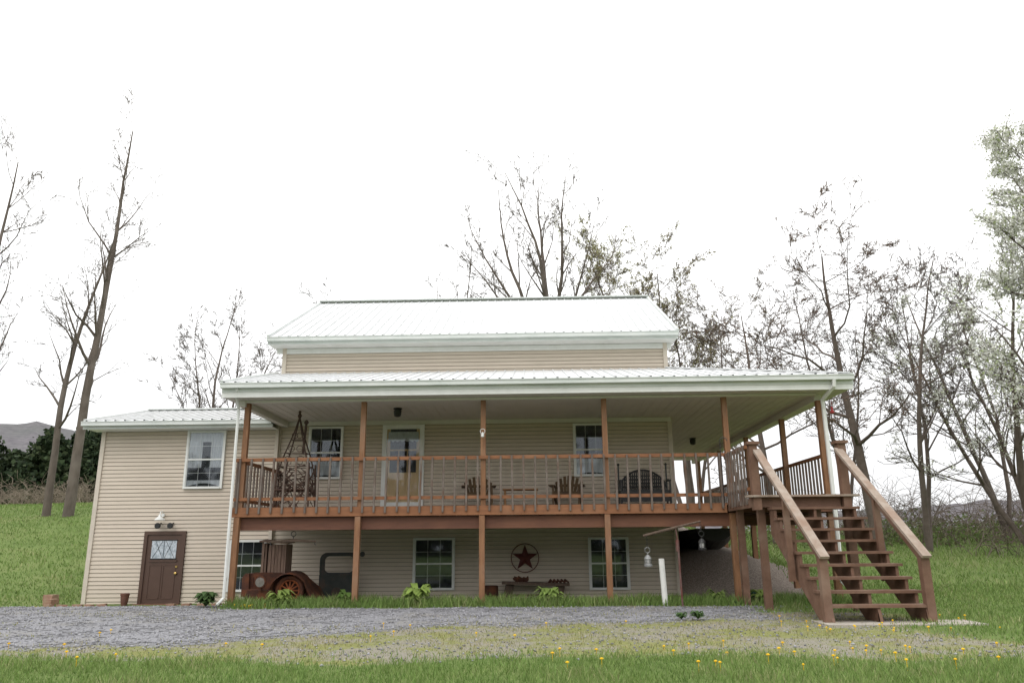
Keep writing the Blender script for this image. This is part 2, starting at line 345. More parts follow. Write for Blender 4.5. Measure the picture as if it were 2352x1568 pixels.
def gutter(x0,x1,y,z):
    g.box(x0,x1,y-.11,y-.02,z-.13,z-.11);g.box(x0,x1,y-.125,y-.108,z-.128,z-.03);g.box(x0,x1,y-.14,y-.105,z-.045,z-.025)
    g.box(x0,x0+.012,y-.12,y-.0,z-.129,z-.03);g.box(x1-.012,x1,y-.12,y-.0,z-.129,z-.03)
    g.box(x0,x1,y-.02,y+.01,z-.20,z-.055)
gutter(RX0,RX1,EY,EZ);gutter(PX0,PX1,PY0,PZ0);gutter(-10.35,HX0,18.15,4.26)
g.box(PX1-.01,PX1+.02,PY0,29,PZ0-.22,PZ0-.055)
g.obj('gutters',GUT,house)
s=MB()
s.box(RX0+.03,RX1-.03,EY+.01,HY0+.02,EZ-.20,EZ-.185)
s.box(-10.28,HX0,18.16,AY+.02,4.06,4.075)
s.box(RX0+.03,HX0,HY0,27,EZ-.17,EZ-.155);s.box(HX1,RX1-.03,HY0,27,EZ-.17,EZ-.155)
s.box(RX0+.1,RX1-.1,HY0-.035,HY0-.02,EZ-.34,EZ-.21)
CZ=4.26
s.box(PX0,PX1,PY0-.005,PY0+.04,CZ-.02,PZ0-.2)
s.obj('soffits',WHT,house)
c=MB();c.box(PX0+.02,PX1-.02,PY0+.042,HY0-.022,CZ,CZ+.02);c.box(HX1+.022,PX1-.02,HY0-.02,28.9,CZ+.001,CZ+.021)
c.box(HX0,HX1+.03,HY0-.05,HY0-.021,CZ-.10,CZ-.003)
x=PX0+.15
while x<PX1-.1: c.box(x-.006,x+.006,PY0+.05,HY0-.06 if x<HX1 else 28.8,CZ-.007,CZ-.001);x+=.2
c.obj('porch_ceiling',CEIL,house)
hb=MB();hb.box(-5.68,-5.54,15.72,HY0-.055,CZ-.13,CZ-.008);hb.box(6.28,6.42,15.9,28.8,CZ-.14,CZ-.008);hb.box(-5.54,6.28,15.74,15.88,CZ-.05,CZ-.008)
hb.add([(PX0,PY0+.05,CZ),(PX0,HY0-.03,CZ),(PX0,HY0-.03,PZ1-.06),(PX0,PY0+.05,PZ0-.06)],[(0,1,2,3)])
hb.obj('porch_header',CEIL,house)
d=MB()
d.tube([(-5.55,15.25,4.42),(-5.62,15.45,4.25),(-5.63,15.62,4.05),(-5.63,15.64,.35),(-5.7,15.5,.22)],.032,6)
d.tube([(6.45,15.2,4.42),(6.45,15.22,4.3),(6.33,15.6,4.08),(6.36,15.66,3.9),(6.36,15.66,2.0),(6.36,15.70,.55),(6.4,15.5,.45)],.042,6)
d.obj('downspouts',WHT,house)
# windows
FR=MB();GL=MB();BK=MB();CU=MB();MU=MB()
def window(x0,x1,z0,z1,y,cols=3,rows=4,curtain=None):
    f=.05
    FR.box(x0,x0+f,y-.075,y,z0,z1);FR.box(x1-f,x1,y-.075,y,z0,z1);FR.box(x0+f,x1-f,y-.075,y,z1-f,z1);FR.box(x0+f,x1-f,y-.085,y,z0,z0+f)
    zm=(z0+z1)/2;FR.box(x0+f,x1-f,y-.062,y-.02,zm-.018,zm+.018)
    for xx in (x0+f,x1-f-.015): FR.box(xx,xx+.015,y-.056,y-.02,z0+f,z1-f)
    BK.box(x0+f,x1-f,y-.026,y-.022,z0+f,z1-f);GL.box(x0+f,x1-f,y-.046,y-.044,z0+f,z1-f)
    for i in range(1,cols):
        xx=x0+f+(x1-x0-2*f)*i/cols;MU.box(xx-.0045,xx+.0045,y-.043,y-.037,z0+f,z1-f)
    for i in range(1,rows):
        if i*2==rows: continue
        zz=z0+f+(z1-z0-2*f)*i/rows;MU.box(x0+f,x1-f,y-.0425,y-.0375,zz-.0045,zz+.0045)
    if curtain:
        a,b=x0+f,x1-f
        def drape(xa,xb,za,zb,swoop=0):
            n=26;vs=[];fs=[]
            for i in range(n+1):
                u=i/n;xx=xa+(xb-xa)*u;yy=y-.031+.003*math.sin(u*30)
                vs+=[(xx,yy,zb),(xx,yy,za+swoop*(math.sin(u*math.pi)))]
            for i in range(n):fs.append((2*i,2*i+1,2*i+3,2*i+2))
            CU.add(vs,fs)
        if curtain=='full': drape(a,a+(b-a)*.40,z0+.5,z1-f);drape(b-(b-a)*.36,b,z0+.5,z1-f);drape(a,b,z1-.35,z1-f,.08);drape(a,b,z0+f,z0+.2,.08)
        if curtain=='low': drape(a,b,z0+f,z0+.42,.05)
window(-7.97,-7.02,2.66,4.05,AY,3,4,'full')
window(-6.72,-5.84,.30,1.46,AY,3,4)
window(-5.02,-4.17,2.86,4.13,HY0,3,4,'low')
window(1.42,2.26,2.86,4.13,HY0,3,4,'low')
window(-2.40,-1.42,.30,1.47,HY0,3,4)
window(1.70,2.64,.28,1.45,HY0,3,4)
# porch storm door
dx0,dx1,dz0,dz1=-3.21,-2.19,2.08,4.15
FR.box(dx0,dx0+.11,HY0-.075,HY0,dz0,dz1);FR.box(dx1-.11,dx1,HY0-.075,HY0,dz0,dz1);FR.box(dx0+.11,dx1-.11,HY0-.075,HY0,dz1-.10,dz1);FR.box(dx0+.11,dx1-.11,HY0-.075,HY0,dz0,dz0+.22)
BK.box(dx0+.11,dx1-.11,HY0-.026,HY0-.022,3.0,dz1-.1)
GL.box(dx0+.11,dx1-.11,HY0-.052,HY0-.05,dz0+.22,dz1-.1)
pd=MB();pd.box(dx0+.11,dx1-.11,HY0-.03,HY0-.022,dz0+.22,3.0);pd.box(dx0+.11,dx0+.19,HY0-.034,HY0-.027,3.0,dz1-.1);pd.box(dx1-.19,dx1-.11,HY0-.034,HY0-.027,3.0,dz1-.1)
for i in (1,2):
    xx=dx0+.19+(dx1-dx0-.38)*i/3;pd.box(xx-.012,xx+.012,HY0-.034,HY0-.027,3.0,3.55)
pd.box(dx0+.19,dx1-.19,HY0-.034,HY0-.027,3.52,3.56);pd.box(dx0+.25,dx1-.25,HY0-.036,HY0-.031,2.42,2.86)
pd.obj('inner_door',M('oak_door',(.66,.48,.27),(.56,.40,.22),scale=4,stretch=(3,3,.5)),house)
n=20
for i in range(n):
    xa=dx0+.14+(dx1-dx0-.28)*i/n;xb=dx0+.14+(dx1-dx0-.28)*(i+1)/n
    CU.add([(xa,HY0-.040+.003*(i%2),3.98),(xb,HY0-.040+.003*((i+1)%2),3.98),(xb,HY0-.04,3.72+.05*abs(math.sin(i+1))),(xa,HY0-.04,3.72+.05*abs(math.sin(i)))],[(0,3,2,1)])
# lower brown door
bd=MB();x0,x1,zb,zt=-8.69,-7.86,.02,1.60
bd.box(x0-.08,x0,AY-.07,AY,zb,zt+.08);bd.box(x1,x1+.08,AY-.07,AY,zb,zt+.08);bd.box(x0,x1,AY-.07,AY,zt,zt+.08)
bd.box(x0,x1,AY-.04,AY,zb,zt)
for (a,b) in ((x0+.12,x0+.38),(x1-.38,x1-.12)):
    bd.box(a-.02,a,AY-.05,AY-.03,zb+.15,zt-.68);bd.box(b,b+.02,AY-.05,AY-.03,zb+.15,zt-.68);bd.box(a,b,AY-.05,AY-.03,zb+.13,zb+.15);bd.box(a,b,AY-.05,AY-.03,zt-.70,zt-.68)
bd.box(x0+.08,x1-.08,AY-.062,AY-.035,zt-.62,zt-.58)
bd.obj('entry_door',DOORB,house)
fg=MB();fg.box(x0+.12,x1-.12,AY-.05,AY-.03,zt-.54,zt-.14);fg.obj('door_glass',M('frosted_glass',(.55,.60,.66),(.30,.35,.40),scale=16,rough=.25,lo=.42,hi=.6),house)
fl=MB();xc=(x0+x1)/2
fl.beam((xc,AY-.054,zt-.53),(xc,AY-.054,zt-.15),.008,.006,(0,1,0))
for s_ in (-1,1):
    fl.beam((xc+s_*.26,AY-.054,zt-.53),(xc+s_*.04,AY-.054,zt-.15),.006,.006,(0,1,0));fl.beam((xc+s_*.03,AY-.053,zt-.53),(xc+s_*.2,AY-.053,zt-.15),.006,.006,(0,1,0))
fl.box(x0+.10,x1-.10,AY-.056,AY-.03,zt-.56,zt-.54);fl.box(x0+.10,x1-.10,AY-.056,AY-.03,zt-.14,zt-.12)
fl.obj('door_glass_leading',BLK,house)
kn=MB();kn.lathe((x1-.08,AY-.09,.72),[(.005,0),(.03,.01),(.033,.03),(.015,.05)],12,'y');kn.lathe((x1-.08,AY-.06,.87),[(.025,0),(.028,.02)],12,'y');kn.obj('door_knob',M('brass',(.6,.42,.15),metal=.9,rough=.3),house)
th=MB();th.box(x0-.12,x1+.12,AY-.22,AY-.075,-.02,.05);th.obj('door_threshold',M('threshold_brick',(.22,.09,.05),(.15,.08,.06),scale=12),house)
FR.obj('window_frames',WHT,house);GL.obj('window_glass',GLASS,house);BK.obj('window_interiors',DARK,house);CU.obj('curtains',CURT,house);MU.obj('window_muntins',WHT,house)
# lamps
lm=MB()
def lantern_fix(x,y,z):
    lm.lathe((x,y,z),[(.10,0),(.10,-.02),(.06,-.03)],8);lm.lathe((x,y,z-.03),[(.07,0),(.09,-.02),(.075,-.14),(.03,-.16)],6)
lantern_fix(-2.55,16.9,CZ-.008);lantern_fix(5.1,22.6,CZ-.008)
for x in (-8.42,-8.12):
    lm.tube([(x,AY-.02,1.86),(x,AY-.10,1.84)],.018,6);lm.lathe((x,AY-.20,1.80),[(.03,.10),(.06,.06),(.07,0),(.06,-.01)][::-1],10,'y')
lm.obj('light_fixtures',BLK,house)
gx_=-8.38
gl=MB();gl.tube([(gx_,AY-.02,2.06),(gx_,AY-.10,2.14),(gx_,AY-.18,2.12),(gx_,AY-.2,2.05)],.013,6);gl.lathe((gx_,AY-.2,1.93),[(.12,0),(.10,.03),(.04,.08),(.02,.13)],14);gl.lathe((gx_,AY-.06,2.05),[(.04,0),(.04,.035)],10,'y');gl.obj('gooseneck_lamp',WHT,house)
mt=MB();mt.box(-6.78,-6.74,AY-.06,AY-.02,.95,1.15);mt.box(-6.77,-6.71,AY-.08,AY-.02,.55,.62);mt.obj('meter_box',BLK,house)
# ------------------------------------------------------------ DECK
deck=empty('wooden_deck')
DY=15.8;DX0,DX1=-5.62,6.42;DZ=2.07
PXS=[-5.52,-3.07,-.575,1.925,4.40]
b=MB()
fb=MB()
y=DY
while y<HY0-.05:
    fb.box(DX0,DX1,y,min(y+.135,HY0-.05),DZ-.035,DZ);y+=.142
y=HY0-.03
while y<28: fb.box(HX1+.05,DX1,y,y+.135,DZ-.035,DZ);y+=.142
y=14.0
while y<DY-.03: fb.box(4.37,5.93,y,min(y+.135,DY-.02),DZ-.035,DZ);y+=.142
fb.obj('deck_boards',STW,deck)
b.box(DX0,4.28,DY-.05,DY-.002,DZ-.19,DZ-.005)
b.box(DX0-.045,DX0-.003,DY-.05,HY0-.06,DZ-.19,DZ-.005)
b.obj('rim_joist',WOOD,deck)
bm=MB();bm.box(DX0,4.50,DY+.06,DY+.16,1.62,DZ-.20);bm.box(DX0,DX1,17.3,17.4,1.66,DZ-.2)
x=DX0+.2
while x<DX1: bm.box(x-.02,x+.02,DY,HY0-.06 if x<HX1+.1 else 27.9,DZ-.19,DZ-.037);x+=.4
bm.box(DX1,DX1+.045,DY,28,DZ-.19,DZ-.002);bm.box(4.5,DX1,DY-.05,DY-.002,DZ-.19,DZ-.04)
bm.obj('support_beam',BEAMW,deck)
p=MB()
for x in PXS:
    p.box(x-.055-.02,x+.055-.02,DY-.06,DY+.05,-.1,DZ-.20)
    p.box(x-.052,x+.052,DY+.002,DY+.106,DZ,CZ-.05)
for (x,y) in ((6.35,15.85),(6.35,18.3),(6.35,21.5),(6.35,24.7),(6.35,27.9)):
    p.box(x-.06,x+.06,y,y+.12,0 if y<18 else .3,DZ-.2);p.box(x-.055,x+.055,y,y+.11,DZ,CZ-.14)
p.obj('porch_posts',POSTW,deck)
r=MB();lowr=MB();bal=MB()
r.box(DX0,4.34,DY-.05,DY-.0,2.99,3.06)
lowr.box(DX0,4.34,DY-.045,DY-.0,2.20,2.265)
x=DX0+.07
while x<4.3:
    j=random.uniform(-.016,.016);bal.beam((x+j*.5,DY-.072+random.uniform(-.003,.003),1.955+j),(x-j*.5,DY-.072,3.05+j),.037,.037,(0,1,0));x+=.232
r.box(DX0-.045,DX0-.0,DY,HY0-.1,2.99,3.06);lowr.box(DX0-.04,DX0,DY,HY0-.1,2.20,2.265)
y=DY+.15
while y<HY0-.1: bal.box(DX0-.085,DX0-.048,y,y+.036,1.96,3.05);y+=.2
r.box(DX1,DX1+.045,DY+.1,28,2.99,3.06);lowr.box(DX1,DX1+.045,DY+.1,28,2.20,2.265)
y=DY+.2
while y<28: bal.box(DX1+.047,DX1+.085,y,y+.036,1.96,3.05);y+=.2
x=4.32
r.box(x-.02,x+.025,14.15,DY-.05,2.95,3.02);lowr.box(x-.02,x+.02,14.15,DY-.05,2.20,2.265)
y=14.25
while y<DY-.1: bal.box(x-.06,x-.023,y,y+.036,1.96,3.02);y+=.21
r.obj('top_rails',WOOD,deck);lowr.obj('lower_rails',WOOD,deck);bal.obj('balusters',BAL,deck)
# ------------------------------------------------------------ STAIRS
st=empty('wooden_staircase');sx0,sx1=4.66,6.08
W=MB();T=MB();R=MB()
LY=14.0
for x in (4.36,5.92):
    W.box(x-.07,x+.07,LY-.14,LY+.0,.05 if x>5 else 1.85,2.99)
    W.box(x-.11,x+.11,LY-.18,LY+.04,2.99,3.04)
W.box(4.45,5.83,LY-.05,LY-.003,DZ-.17,DZ-.003)
W.box(4.30,4.34,LY+.03,DY-.06,DZ-.17,DZ-.04);W.box(5.93,5.97,LY+.03,DY-.06,DZ-.17,DZ-.04)
W.box(4.42,4.54,14.1,14.22,.05,DZ-.04);W.box(4.36,4.48,15.3,15.42,.05,DZ-.04);W.box(5.80,5.92,15.2,15.32,.05,DZ-.04)
R.box(4.18,6.12,LY-.19,LY+.0,DZ-.002,DZ+.033)
nT=9;rise=(DZ-.24)/10;run=2.15/9
for i in range(nT):
    z=DZ-rise*(i+1);y=LY-.05-run*(i+.5);o_=.10*(1-(i+1)/nT)
    T.box(sx0-.03-o_,sx1+.05-o_,y-.15,y+.13,z-.04,z)
ye=LY-.05-run*9.3
for x in (sx0+.03,(sx0+sx1)/2,sx1-.03):
    ptsT=[]
    for i in range(nT):
        z=DZ-rise*(i+1)-.041;ya=LY-.05-run*i;yb=LY-.05-run*(i+1)
        ptsT+=[(ya,z),(yb,z)]
    ptsT+=[(ye,.14),(ye+.35,.10)]
    bot=[(LY-.05,DZ-rise-.45)]
    def ox(a): return x-.10*(a-ye)/(LY-ye)
    pl=ptsT+bot
    n=len(pl);vs=[(ox(a)-.022,a,bz) for a,bz in pl]+[(ox(a)+.022,a,bz) for a,bz in pl]
    fs=[(i,i+n,(i+1)%n+n,(i+1)%n) for i in range(n)]
    def lz(a):
        t=(a-(ye+.35))/((LY-.05)-(ye+.35));return .10+t*(DZ-rise-.45-.10)
    W.add(vs,fs)
    for sgn in (-.022,.022):
        for i in range(0,2*nT,2):
            ya,z=ptsT[i];yb=ptsT[i+1][0]
            if yb<ye+.35: W.add([(ox(ya)+sgn,ya,z),(ox(yb)+sgn,yb,z),(ox(yb)+sgn,yb,.12),(ox(ya)+sgn,ya,min(lz(ya),z-.05) if ya>ye+.35 else .12)],[(0,1,2,3)])
            else: W.add([(ox(ya)+sgn,ya,z),(ox(yb)+sgn,yb,z),(ox(yb)+sgn,yb,lz(yb)),(ox(ya)+sgn,ya,lz(ya))],[(0,1,2,3)])
yb=11.82
for x,xt in ((sx0-.02,4.42),(sx1+.02,5.86)):
    W.box(x-.06,x+.06,yb-.06,yb+.06,.05,1.07)
    xm=x+(xt-x)*.5;W.box(xm-.045,xm+.045,yb+1.05,yb+1.13,.7,1.95)
    R.beam((x,yb-.12,1.08),(xt,LY-.1,2.90),.14,.045)
    W.beam((x,yb,1.02),(xt,LY-.1,2.83),.04,.09)
W.obj('stringers_and_posts',STW,st);T.obj('treads',STW,st);R.obj('handrails',RAILW,st)
pad=MB();pad.box(4.5,6.7,11.45,12.1,.1,.19);pad.obj('concrete_pad',M('concrete',(.42,.38,.33),(.34,.31,.27),scale=8,rough=.9),st)
# ------------------------------------------------------------ yard & porch items
so=MB();c0=(.22,HY0-.05,1.0);so.ring(c0,.32,.011,'y',36)
vs=[(c0[0],c0[1]-.06,c0[2])]
for i in range(10):
    a=math.pi/2+i*math.pi/5;rr=.305 if i%2==0 else .12;vs.append((c0[0]+rr*math.cos(a),c0[1]+.0,c0[2]+rr*math.sin(a)))
so.add(vs,[(0,1+(i+1)%10,1+i) for i in range(10)]);so.obj('barn_star',M('star_rust',(.13,.03,.022),(.08,.02,.018),scale=10))
be=empty('rustic_bench');q=MB();q.beam((-.30,18.25,.47),(1.22,18.25,.42),.28,.06);
for x in (-.15,1.0): q.beam((x-.05,18.2,0),(x+.03,18.25,.44),.05,.2)
q.beam((-.15,18.25,.2),(1.0,18.25,.2),.05,.05);q.obj('bench_frame',GRYW,be)
q=MB();rr=random.Random(3)
for i in range(9):
    x=rr.uniform(-.05,.3);q.tube([(x,18.25,.49),(x+rr.uniform(-.1,.1),18.2,.55),(x+rr.uniform(-.2,.2),18.2,.56+rr.uniform(-.05,.06))],[.045,.04,.015],6)
for i in range(5): q.tube([(.75+i*.09,18.25,.45),(.8+i*.08,18.2,.52),(.85+i*.09,18.2,.47)],[.03,.035,.02],6)
q.obj('driftwood',RUST,be)
q=MB();q.lathe((-.55,18.1,0),[(.13,0),(.17,.2),(.17,.4),(.15,.42)],14);q.obj('rusty_bucket',RUST)
# truck door
td=empty('vintage_truck_door');q=MB();yy=18.18;ox_=-4.46;w_=.86
def rrect(x0,x1,z0,z1,r,n=6):
    o=[]
    for cx,cz,a0 in ((x1-r,z1-r,0),(x0+r,z1-r,90),(x0+r,z0+r,180),(x1-r,z0+r,270)):
        for i in range(n+1):
            a=math.radians(a0+90*i/n);o.append((cx+r*math.cos(a),cz+r*math.sin(a)))
    return o
outer=rrect(ox_,ox_+w_,.56,1.16,.16);inner=rrect(ox_+.11,ox_+w_-.09,.72,1.08,.10)
q.band(outer,inner,yy,yy+.05);q.prism(rrect(ox_+.0,ox_+w_,.04,.70,.05),yy-.006,yy+.044);q.prism(rrect(ox_+.03,ox_+w_-.03,.64,.68,.015),yy-.02,yy)
q.lathe((ox_+w_-.07,yy-.03,.62),[(.02,0),(.02,.03)],8,'y');q.tube([(ox_+w_,yy,1.05),(ox_+w_+.10,yy-.06,1.12)],.012,5);q.lathe((ox_+w_+.12,yy-.07,1.12),[(.055,0),(.06,.02)],12,'y')
q.obj('door_shell',M('truck_green_black',(.028,.034,.032),(.05,.055,.05),scale=5,rough=.55,c3=(.09,.06,.045),s3=4),td)
q=MB();q.lathe((ox_+.42,yy-.014,.27),[(.13,0),(.13,.006)],20,'y');q.obj('round_badge',M('badge',(.10,.065,.05),(.05,.04,.035),scale=20),td)
# rusty vintage car front
car=empty('rusty_vintage_car');q=MB()
cx,cy=-4.66,16.75;wr=.30;wz=.42
q.ring((cx,cy-.05,wz),wr*.86,.05,'y',26,8)
q2=MB();q2.ring((cx,cy-.06,wz),wr*.68,.022,'y',24,6);q2.lathe((cx,cy-.12,wz),[(.03,0),(.07,.02),(.075,.08)],14,'y')
for i in range(12):
    a=i*math.pi/6;q2.beam((cx+.06*math.cos(a),cy-.08,wz+.06*math.sin(a)),(cx+.2*math.cos(a),cy-.06,wz+.2*math.sin(a)),.026,.02,(0,1,0))
q2.obj('spoked_wheel',RUST2,car)
def fender(x0s,z0s,y0,y1):
    n=len(x0s);vs=[];fs=[]
    for i in range(n):
        vs+=[(x0s[i],y0,z0s[i]-.03),(x0s[i],y0+.06,z0s[i]),(x0s[i],y1,z0s[i]+.03)]
    for i in range(n-1):
        a=3*i;fs+=[(a,a+3,a+4,a+1),(a+1,a+4,a+5,a+2)]
    q.add(vs,fs)
th=[math.radians(a) for a in range(200,10,-14)]
fx=[cx+.38*math.cos(t) for t in th];fz=[wz+.36*math.sin(t) for t in th]
fender(fx+[cx+.45,cx+.58,cx+.68],fz+[.36,.26,.22],cy-.22,cy+.25)
poly=[(-5.66,.28),(-5.66,.66),(-5.60,.74),(-5.3,.78),(-4.9,.77),(-4.55,.68),(-4.25,.45),(-4.1,.22),(-4.9,.20)]
q.prism(poly,cy+.06,cy+.75)
q.prism([(-5.70,.30),(-5.70,.68),(-5.64,.76),(-5.56,.76),(-5.54,.30)],cy+.0,cy+.85)
q.prism([(-5.55,.22),(-5.5,.45),(-5.0,.42),(-4.95,.25)],cy-.2,cy+.06)
for i in range(5): q.box(-5.5+i*.06,-5.48+i*.06,cy+.045,cy+.06,.5,.7)
q.obj('rusted_body',RUST,car)
q=MB();q.lathe((-5.20,cy-.34,.60),[(.115,0),(.12,.03),(.10,.10),(.03,.16)],16,'y');q.tube([(-5.20,cy-.25,.55),(-5.20,cy-.2,.4)],.02,6);q.obj('headlight_shell',RUST,car)
q=MB();q.lathe((-5.20,cy-.347,.60),[(.03,-.012),(.095,0),(.095,.006)],16,'y');q.obj('headlight_lens',M('lens',(.25,.24,.22),(.15,.13,.11),rough=.15),car)
# crate cabinet
cr=empty('wooden_crate_cabinet');q=MB()
X0,X1,Y0,Y1,Z0,Z1=-5.36,-4.84,16.86,17.3,.1,1.38
q.box(X0,X0+.05,Y0,Y1,.1,Z1);q.box(X0+.06,X0+.10,Y0+.02,Y1,.1,Z1-.02)
for i in range(5):
    xa=X0+.14+i*.070;q.box(xa,xa+.06,Y0+.01+.006*(i%3),Y0+.04,.5,Z1-.04+.01*(i%2))
q.box(X1-.03,X1,Y0,Y1,.1,Z1-.03);q.box(X0+.05,X1-.03,Y1-.03,Y1,.1,Z1-.03)
q.add([(X0-.05,Y0-.06,Z1+.05),(X1+.05,Y0-.06,Z1-.0),(X1+.05,Y1,Z1+.03),(X0-.05,Y1,Z1+.08),(X0-.05,Y0-.06,Z1+.02),(X1+.05,Y0-.06,Z1-.03),(X1+.05,Y1,Z1),(X0-.05,Y1,Z1+.05)],[(0,1,2,3),(7,6,5,4),(0,4,5,1),(1,5,6,2),(2,6,7,3),(3,7,4,0)])
q.obj('crate_boards',M('crate_wood',(.27,.18,.14),(.16,.105,.08),scale=8,rough=.9,stretch=(4,4,.6),bump=.3),cr)
# hanging yoke
yk=empty('hanging_yoke');q=MB();q.tube([(-4.95,16.1,1.40),(-4.5,16.1,1.42),(-4.0,16.1,1.40)],[.02,.035,.02],6);q.obj('yoke_bar',GRYW,yk)
q=MB();q.ring((-4.47,16.1,1.55),.05,.008,'y',12,4);q.tube([(-4.47,16.1,1.50),(-4.47,16.1,1.43)],.01,4)
for x in (-4.93,-4.02): q.tube([(x,16.1,1.40),(x,16.08,1.34),(x+.03,16.08,1.33)],.008,4)
q.obj('yoke_iron',BLK,yk)
q=MB();q.tube([(2.90,15.35,-.05),(2.86,15.35,1.02)],.055,14);q.obj('white_pvc_pipe',M('pvc',(.78,.78,.75),(.70,.70,.67),rough=.4))
lh=empty('lantern_stand');q=MB();q.tube([(3.17,15.1,0),(3.15,15.1,1.35)],.018,6);q.tube([(3.14,15.1,1.15),(3.14,15.1,1.36)],.032,6);q.tube([(3.15,15.1,1.3),(3.12,15.1,1.6)],.012,5);q.obj('stand_pole',M('pole_rust',(.16,.12,.11),(.14,.045,.035),scale=3),lh)
q=MB();q.tube([(2.5,15.1,1.44),(3.0,15.1,1.56),(3.6,15.1,1.70)],[.022,.027,.018],7);q.obj('stand_bar',GRYW,lh)
def lantern(x,y,z,mat,nm):
    q=MB();q.ring((x,y,z+.30),.05,.006,'y',12,4);q.tube([(x,y,z+.25),(x,y,z+.2)],.01,4)
    q.lathe((x,y,z),[(.075,0),(.08,.03),(.06,.05)],12);q.lathe((x,y,z+.14),[(.075,0),(.06,.03),(.03,.07)],12)
    for i in range(6):
        a=i*math.pi/3;q.tube([(x+.062*math.cos(a),y+.062*math.sin(a),z+.04),(x+.062*math.cos(a),y+.062*math.sin(a),z+.15)],.005,4)
    q.obj(nm,mat,lh);g_=MB();g_.lathe((x,y,z+.05),[(.045,0),(.05,.045),(.045,.09)],12);g_.obj(nm+'_globe',M('globe',(.5,.5,.48),(.3,.3,.3),rough=.1),lh)
lantern(2.57,15.1,.88,M('pewter',(.33,.34,.34),(.2,.2,.2),metal=.3,rough=.5),'pewter_lantern')
lantern(3.6,15.1,1.17,BLK,'black_lantern')
q=MB()
for i in range(5): q.ring((2.57,15.1,1.42-.045*i),.016,.004,'y' if i%2 else 'x',8,4)
for i in range(4): q.ring((3.59,15.1,1.67-.045*i),.016,.004,'y' if i%2 else 'x',8,4)
q.obj('chains',BLK,lh)
def adir(ox,oy,rot=0,big=1):
    e=empty('adirondack_chair');q=MB();z=DZ
    n=7
    for i in range(n):
        t=(i-3)/3;xb=.20*t;xt=.30*t;hgt=.78-.14*t*t
        q.beam((xb,.25,.30),(xt,.52,hgt),.066,.02,(0,1,0))
    for i in range(5): q.beam((-.26,-.22+.1*i,.36-.022*i),(.26,-.22+.1*i,.36-.022*i),.085,.02)
    for s in (-1,1):
        q.box(s*.33-.06,s*.33+.06,-.28,.38,.50,.525);q.box(s*.29-.02,s*.29+.02,-.24,-.16,0,.50);q.beam((s*.27,-.22,.34),(s*.27,.42,.05),.03,.12);q.box(s*.29-.02,s*.29+.02,.28,.34,.1,.50)
    q.box(-.28,.28,-.25,-.23,.24,.36);q.beam((-.27,.42,.55),(.27,.42,.55),.03,.06)
    m=Matrix.Translation((ox,oy,z))@Matrix.Rotation(rot,4,'Z');q.v=[tuple(m@Vector(v)) for v in q.v]
    q.obj('chair_slats',M('chair_wood',(.12,.075,.035),(.075,.045,.025),scale=6),e)
adir(-.80,17.75,.1);adir(1.20,17.8,-.15)
q=MB();q.box(-.25,.55,17.6,17.95,DZ+.42,DZ+.45)
for x in (-.2,.5):
    for y in (17.65,17.9): q.box(x-.02,x+.02,y-.02,y+.02,DZ,DZ+.42)
q.obj('low_porch_table',M('table_wood',(.30,.15,.06),(.22,.11,.05)))
wb=empty('iron_settee');q=MB();x0,x1,y0=2.42,3.52,17.9
n=24
out=[];
for i in range(n+1):
    u=i/n;out.append((x0+(x1-x0)*u,y0+.25,DZ+.48+.40*math.sin(math.pi*u)**.6))
q.tube(out,.022,6)
for i in range(1,n):
    q.tube([(out[i][0],y0+.25,DZ+.36),out[i]],.018,4)
for k in range(5):
    q.tube([(x0+.08+.02*k,y0+.245,DZ+.42+.08*k),(x1-.08-.02*k,y0+.245,DZ+.42+.08*k)],.018,4)
q.box(x0,x1,y0-.2,y0+.25,DZ+.35,DZ+.39);q.box(x0+.02,x1-.02,y0-.2,y0-.17,DZ+.14,DZ+.35)
for x in (x0,x1):
    for y in (y0-.2,y0+.25): q.tube([(x,y,DZ),(x,y,DZ+.62)],.022,6)
    q.tube([(x,y0-.22,DZ+.60),(x,y0+.27,DZ+.64)],.03,6);q.tube([(x,y0+.25,DZ+.6),(x,y0+.25,DZ+.98)],.02,6);q.lathe((x,y0+.25,DZ+.98),[(.02,0),(.035,.03),(.01,.06)],8)
q.obj('settee_frame',BLK,wb)
ob=empty('iron_garden_obelisk');q=MB();ax,ay,az=-4.80,17.1,4.12
for dx,dy in ((-.34,-.25),(.34,-.25),(.34,.25),(-.34,.25)):
    q.tube([(ax+dx,ay+dy,DZ+.75),(ax+dx*.75,ay+dy*.75,3.2),(ax+dx*.25,ay+dy*.25,3.75),(ax,ay,az)],.017,5)
for z,k in ((3.0,.88),(3.3,.62),(3.6,.36)):
    c4=[(ax+a*.34*k,ay+b_*.25*k,z) for a,b_ in ((-1,-1),(1,-1),(1,1),(-1,1),(-1,-1))]
    for i in range(4): q.tube([c4[i],c4[i+1]],.010,4)
    for s in (-1,1):
        q.ring((ax+s*.09*k*1.6,ay-.26*k,z+.09),.065,.008,'y',14,4)
for s in (-1,1):
    q.ring((ax+s*.14,ay-.22,3.13),.09,.009,'y',14,4,(0,4.6))
q.lathe((ax,ay,az-.02),[(.03,0),(.05,.05),(.02,.10),(.035,.14),(.005,.18)],8)
q.tube([(ax+.12,ay,3.3),(ax+.16,ay,3.98)],.03,6);q.lathe((ax+.16,ay,3.95),[(.03,0),(.06,.04),(.02,.1)],6)
q.obj('obelisk_frame',M('aged_iron',(.06,.04,.032),(.11,.07,.055),scale=20,rough=.8),ob)
q=MB();rr=random.Random(5)
